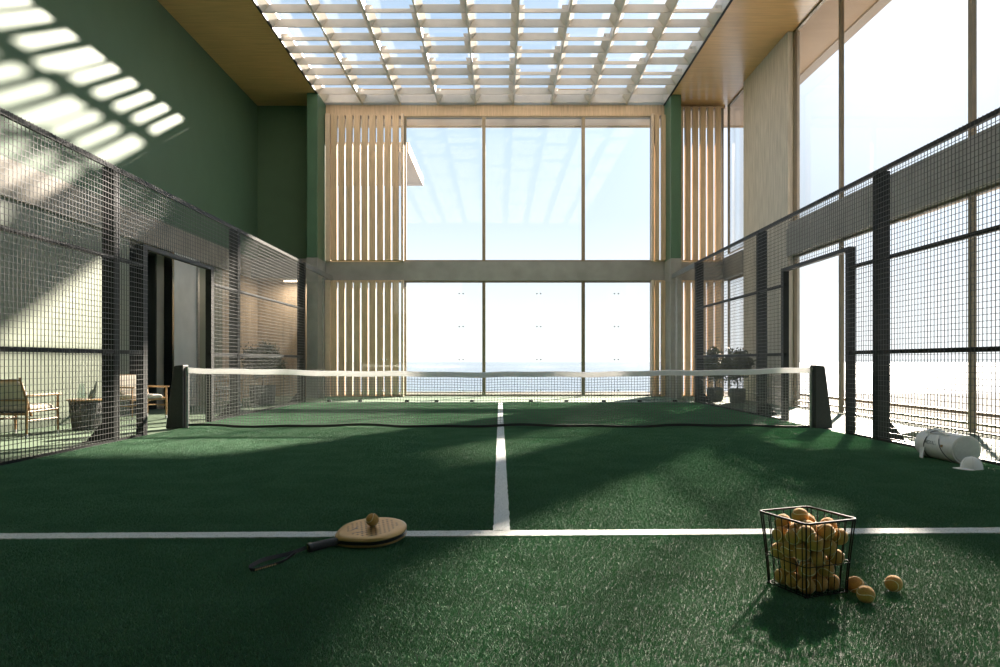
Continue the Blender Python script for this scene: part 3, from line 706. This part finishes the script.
# shoes outside the fence ------------------------------------------------
sh = thing('sneaker', 'grey sneaker on the sunny floor behind the bag, tipped forward', 'shoe', (5.62, 9.55, 0), (0,0,2.2))
def shoe_rows():
    rows = []
    for x, w, h, z0 in ((-.145,.020,.05,.012),(-.13,.034,.085,.008),(-.09,.040,.098,.008),(-.04,.040,.088,.008),(.02,.042,.066,.008),(.08,.046,.05,.008),(.125,.040,.038,.010),(.15,.022,.024,.012)):
        rows.append([(x, w*math.cos(2*PI*i/16), z0+.010 + h*.5 + h*.5*math.sin(2*PI*i/16)) for i in range(16)])
    return rows
obj('upper', MB().rings(shoe_rows()), M_shoe, sh, smooth=True)
obj('sole', MB().rings([[(-.15+.30*(.5-.5*math.cos(2*PI*i/24)) , .047*math.sin(2*PI*i/24), z) for i in range(24)] for z in (0,.022)]), M_white, sh)
obj('lining', MB().superq((-.085,0,.098),(.045,.028,.012),.8,1,16,8), M_webb, sh, smooth=True)
s2 = copy_tree(sh); s2.location = (5.93, 9.80, 0); s2.rotation_euler = (0,0,2.75); tag(s2, 'grey sneaker on the sunny floor, the one nearer the window')

# chairs --------------------------------------------------------------------
def make_chair(label):
    t = thing('lounge_armchair', label, 'armchair', group='oak armchairs along the green wall')
    W, D = .33, .31
    for sx in (-1,1):
        for fr in (1,-1):
            y = D*fr; top = .575 if fr > 0 else .60
            lg = obj('leg', MB().bar((sx*W,y,.05),(sx*W,y,.32),.014,10,0,.020).bar((sx*W,y,.32),(sx*W,y,top),.020,10,0,.015), M_oak, t, smooth=2)
            obj('foot_tip', MB().bar((sx*W,y,0),(sx*W,y,.055),.0155,10), M_foot, lg, smooth=2)
        obj('armrest', MB().superq((sx*W,.02,.588),(.030,.375,.016),.5,.35,24,8), M_oak, t, smooth=True)
        obj('side_rail', MB().bar((sx*W,-D,.36),(sx*W,D,.38),.016,8).bar((sx*W,-D,.24),(sx*W,D,.24),.011,8), M_oak, t, smooth=2)
        obj('back_post', MB().bar((sx*(W-.03),-.18,.30),(sx*(W-.03),-.40,.84),.016,10,0,.014), M_oak, t, smooth=2)
    obj('cross_rail', MB().bar((-W,D,.36),(W,D,.36),.016,8).bar((-W,-D,.33),(W,-D,.33),.016,8).bar((-W,-.0,.24),(W,0,.24),.010,8), M_oak, t, smooth=2)
    obj('back_rail', MB().bar((-W+.03,-.385,.80),(W-.03,-.385,.80),.013,8).bar((-W+.03,-.27,.52),(W-.03,-.27,.52),.013,8), M_oak, t, smooth=2)
    obj('seat_webbing', MB().box(-W+.03,W-.03,-D+.02,D-.01,.345,.36), M_webb, t)
    obj('seat_cushion', MB().superq((0,.03,.405),(W-.035,.285,.048),.5,.25,28,8), M_cush, t, smooth=True)
    Mb = Matrix.Translation((0,-.265,.62)) @ Matrix.Rotation(math.radians(22),4,'X')
    obj('back_cushion', MB().superq((0,0,0),(W-.05,.035,.20),.4,.3,28,8,M=Mb), M_cush, t, smooth=True)
    return t
c1 = make_chair('oak armchair with cream cushions at the left picture edge, seen from behind')
c1.location = (-6.86, 10.02, -.012); c1.rotation_euler = (0,0,math.radians(-4))
c2 = copy_tree(c1); c2.location = (-6.74, 13.10, -.012); c2.rotation_euler = (0,0,math.radians(-122)); tag(c2, 'oak armchair with cream cushions between the side table and the dark recess')
c3 = copy_tree(c1); c3.location = (-6.62, 17.0, -.012); c3.rotation_euler = (0,0,math.radians(-70)); tag(c3, 'oak armchair beside the potted olive tree, seen through the net')

# side table, carafe, tumbler ----------------------------------------------
tb = thing('side_table', 'round side table with grey wicker basket base by the green wall', 'side table', (-6.47, 10.95, -.012))
obj('table_top', MB().lathe([(.26,.452),(.272,.458),(.272,.470),(.262,.476)], 40), M_top, tb, smooth=2)
wk = MB(); nW = 40
for i in range(nW):
    a = 2*PI*i/nW; p = [(.235,.452),(.225,.36),(.205,.18),(.185,.0)]
    wk.tube([(r*math.cos(a+.25*(i % 2)*.2), r*math.sin(a+.05*(i % 2)), z) for r, z in p], .0085, 5)
for r, z in ((.236,.445),(.215,.27),(.19,.03)): wk.tube([(r*math.cos(2*PI*i/40), r*math.sin(2*PI*i/40), z) for i in range(40)], .008, 6, closed=True)
obj('wicker_base', wk, M_wicker, tb, smooth=True)
obj('inner_drum', MB().lathe([(.172,.01),(.195,.20),(.215,.44)], 32), M_wicker, tb, smooth=True)
cf = thing('carafe', 'clear glass carafe standing on the side table', 'carafe', (-6.53, 10.93, .464))
obj('bottle', MB().lathe([(.055,.0),(.062,.02),(.060,.11),(.045,.15),(.034,.185),(.040,.24),(.038,.24),(.032,.185),(.042,.15),(.056,.11),(.057,.02),(.05,.01)], 28), M_clear, cf, smooth=True)
obj('water', MB().lathe([(.05,.012),(.056,.022),(.0555,.09),(.01,.0905)], 24), M_clear, cf, smooth=True)
tag(obj('tumbler', MB().lathe([(.036,0),(.042,.09),(.040,.09),(.034,.008)], 24, c=(0,0,0)), M_clear, smooth=True, loc=(-6.34,10.90,.464)), 'clear drinking glass next to the carafe', 'glass')

# planters ---------------------------------------------------------------------
def foliage(n, c, rad, leaf, rnd, clusters=22):
    mb = MB(); cl = []
    for _ in range(clusters):
        a = rnd.uniform(0,2*PI); u = rnd.uniform(-1,1); r = rnd.uniform(.35,1.)**.6; s = math.sqrt(1-u*u)
        cl.append((Vector((c[0]+rad[0]*r*s*math.cos(a), c[1]+rad[1]*r*s*math.sin(a), c[2]+rad[2]*r*u)), rnd.uniform(.16,.34)))
    for i in range(n):
        p0, sp_ = rnd.choice(cl)
        p = p0 + Vector((rnd.gauss(0,sp_*rad[0]*.8), rnd.gauss(0,sp_*rad[1]*.8), rnd.gauss(0,sp_*rad[2]*.8)))
        d = Vector((rnd.uniform(-1,1),rnd.uniform(-1,1),rnd.uniform(-.5,1))).normalized(); w = d.orthogonal().normalized()
        w = Matrix.Rotation(rnd.uniform(0,6.28),3,d) @ w; l = leaf*rnd.uniform(.8,1.5)
        mb.add([p, p+d*l*.5+w*l*.22, p+d*l, p+d*l*.5-w*l*.22], [(0,1,2,3)])
    return mb, cl
def plant(name, label, loc, pot, ph, pr_, trunk_h, rad, n, seed, pleat=0):
    rnd = random.Random(seed)
    t = thing(name, label, 'potted tree', loc)
    pm = MB(); nn = 64; rows = []
    for z, r in ((0,pr_*.84),(.02,pr_*.88),(ph*.5,pr_*.96),(ph*.97,pr_),(ph,pr_*.985),(ph,pr_*.92),(ph*.93,pr_*.9)):
        rows.append([((r*(1+pleat*(.5+.5*math.cos(2*PI*i/nn*20)))) * math.cos(2*PI*i/nn), (r*(1+pleat*(.5+.5*math.cos(2*PI*i/nn*20))))*math.sin(2*PI*i/nn), z) for i in range(nn)])
    obj('pot', MB().rings(rows, None, True, False), pot, t, smooth=2)
    obj('soil', MB().lathe([(pr_*.9,ph*.90),(pr_*.89,ph*.93),(.02,ph*.95)], 24), M_soil, t)
    c = (0,0,ph+trunk_h+rad[2]*.7)
    fm, cl = foliage(n, c, rad, .075, rnd)
    tr = MB().tube([(0,0,ph*.8),(.02,.01,ph+trunk_h*.4),(-.015,.0,ph+trunk_h*.8),(.0,.01,ph+trunk_h+rad[2]*.5)], .02, 8, rf=lambda t_: .026-.012*t_)
    for p0, _ in cl: tr.tube([(0,0,ph+trunk_h*.75), Vector((0,0,ph+trunk_h)).lerp(p0,.5)+Vector((0,0,.03)), p0], .006, 5, rf=lambda t_: .010-.007*t_)
    obj('trunk', tr, M_bark, t, smooth=True)
    obj('foliage', fm, M_leaf, t)
    return t
plant('potted_olive', 'olive tree in a pleated grey pot by the wood wall, left of the net', (-6.02,17.75,-.012), mat('grey_pleated_pot', (.15,.155,.15), .7), .46, .31, .36, (.42,.42,.35), 5600, 5, pleat=.06)
plant('potted_olive', 'olive tree in a dark pot behind the right fence, the farther of two', (5.82,18.95,-.012), M_pot, .36, .22, .36, (.33,.33,.36), 4600, 9)
plant('potted_olive', 'olive tree in a dark pot behind the right fence, the nearer of two', (6.12,18.05,-.012), M_pot, .36, .21, .34, (.33,.33,.36), 4600, 12)

# small lamp over the wood wall
lp = thing('ceiling_lamp', 'small bright bar lamp under the concrete band in the far left corner', 'lamp', (-6.13, 20.75, B0))
obj('housing', MB().box(-.27,.27,-.05,.05,-.05,0), M_white, lp, bevel=.006)
obj('diffuser', MB().box(-.26,.26,-.045,.045,-.085,-.05), M_lamp, lp)
la = bpy.data.lights.new('lamp_light', 'AREA'); la.energy = 40; la.color = (1.0,.85,.66); la.shape = 'RECTANGLE'; la.size = .5; la.size_y = .08
lo2 = bpy.data.objects.new('lamp_light', la); COL.objects.link(lo2); lo2.parent = lp; lo2.location = (0,0,-.09)

# trees outside the near end (they show in the glass wall's reflection)
for i, (x, y, s_) in enumerate(((-9.2,-15,3.0),(-3.4,-17,2.6),(-15.4,-16,3.0))):
    rnd = random.Random(40+i); t = thing('garden_tree', ['leafy tree outside the near end, middle of three','leafy tree outside the near end, closest to the hall axis','leafy tree outside the near end, outermost'][i], 'tree', (x,y,-.3), group='trees outside the near end')
    fm, cl = foliage(2600, (0,0,s_*1.0), (s_*.75,s_*.75,s_*.85), .42, rnd, 30)
    obj('crown', fm, M_bush, t); obj('trunk', MB().tube([(0,0,0),(.1,0,s_*.5),(0,.1,s_)], .2, 10, rf=lambda t_: .24-.12*t_), M_bark, t, smooth=True)

# ------------------------------------------------------------------ light
sdir = Vector((.572, 1.0, .575)).normalized()
sun = bpy.data.lights.new('sun', 'SUN'); sun.energy = 32; sun.color = (1.0,.86,.72); sun.angle = math.radians(1.6)
so = bpy.data.objects.new('sun', sun); COL.objects.link(so); so.rotation_euler = sdir.to_track_quat('Z','Y').to_euler(); so.location = (20,40,25)
w = bpy.data.worlds.new('sky'); SC.world = w; w.use_nodes = True; nt = w.node_tree; N = nt.nodes; L = nt.links
bg = N['Background']; tc = N.new('ShaderNodeTexCoord'); sp_ = N.new('ShaderNodeSeparateXYZ'); rp = N.new('ShaderNodeValToRGB')
L.new(tc.outputs['Generated'], sp_.inputs[0]); L.new(sp_.outputs['Z'], rp.inputs[0]); bg.inputs[1].default_value = 1.0
cr = rp.color_ramp; cr.elements[0].position = 0; cr.elements[0].color = (1.16,1.19,1.21,1); cr.elements[1].position = 1; cr.elements[1].color = (.45,.66,.90,1)
for p, c in ((.08,(1.05,1.10,1.15)),(.20,(.72,.85,1.0)),(.34,(.58,.75,.96)),(.6,(.50,.69,.90))):
    e = cr.elements.new(p); e.color = (*c, 1)
# bright haze round the sun
dt = N.new('ShaderNodeVectorMath'); dt.operation = 'DOT_PRODUCT'; dt.inputs[1].default_value = sdir; L.new(tc.outputs['Generated'], dt.inputs[0])
mx0 = N.new('ShaderNodeMath'); mx0.operation = 'MAXIMUM'; mx0.inputs[1].default_value = 0; L.new(dt.outputs['Value'], mx0.inputs[0])
pw = N.new('ShaderNodeMath'); pw.operation = 'POWER'; pw.inputs[1].default_value = 34; L.new(mx0.outputs[0], pw.inputs[0])
sc_ = N.new('ShaderNodeVectorMath'); sc_.operation = 'SCALE'; sc_.inputs[0].default_value = (1.0,.97,.94); L.new(pw.outputs[0], sc_.inputs['Scale'])
ad_ = N.new('ShaderNodeVectorMath'); ad_.operation = 'ADD'; L.new(rp.outputs[0], ad_.inputs[0]); L.new(sc_.outputs[0], ad_.inputs[1])
L.new(ad_.outputs[0], bg.inputs[0])

# ------------------------------------------------------------------ camera and view
cam = bpy.data.cameras.new('camera'); cam.sensor_width = 36; cam.lens = F*36/1000; cam.shift_x = 0.0; cam.shift_y = (HY-333.5)/1000
cam.clip_start = .05; cam.clip_end = 20000
co = bpy.data.objects.new('camera', cam); COL.objects.link(co); co.location = (0,0,CH); co.rotation_euler = (PI/2,0,0)
SC.camera = co
vs = SC.view_settings; vs.view_transform = 'Standard'; vs.look = 'None'; vs.gamma = 1; vs.use_curve_mapping = False; vs.exposure = 0.22
SC.cycles.max_bounces = 10; SC.cycles.diffuse_bounces = 6; SC.cycles.glossy_bounces = 4; SC.cycles.transparent_max_bounces = 24
SC.cycles.caustics_reflective = False; SC.cycles.caustics_refractive = False; SC.cycles.sample_clamp_indirect = 6.0
SC.cycles.use_denoising = True
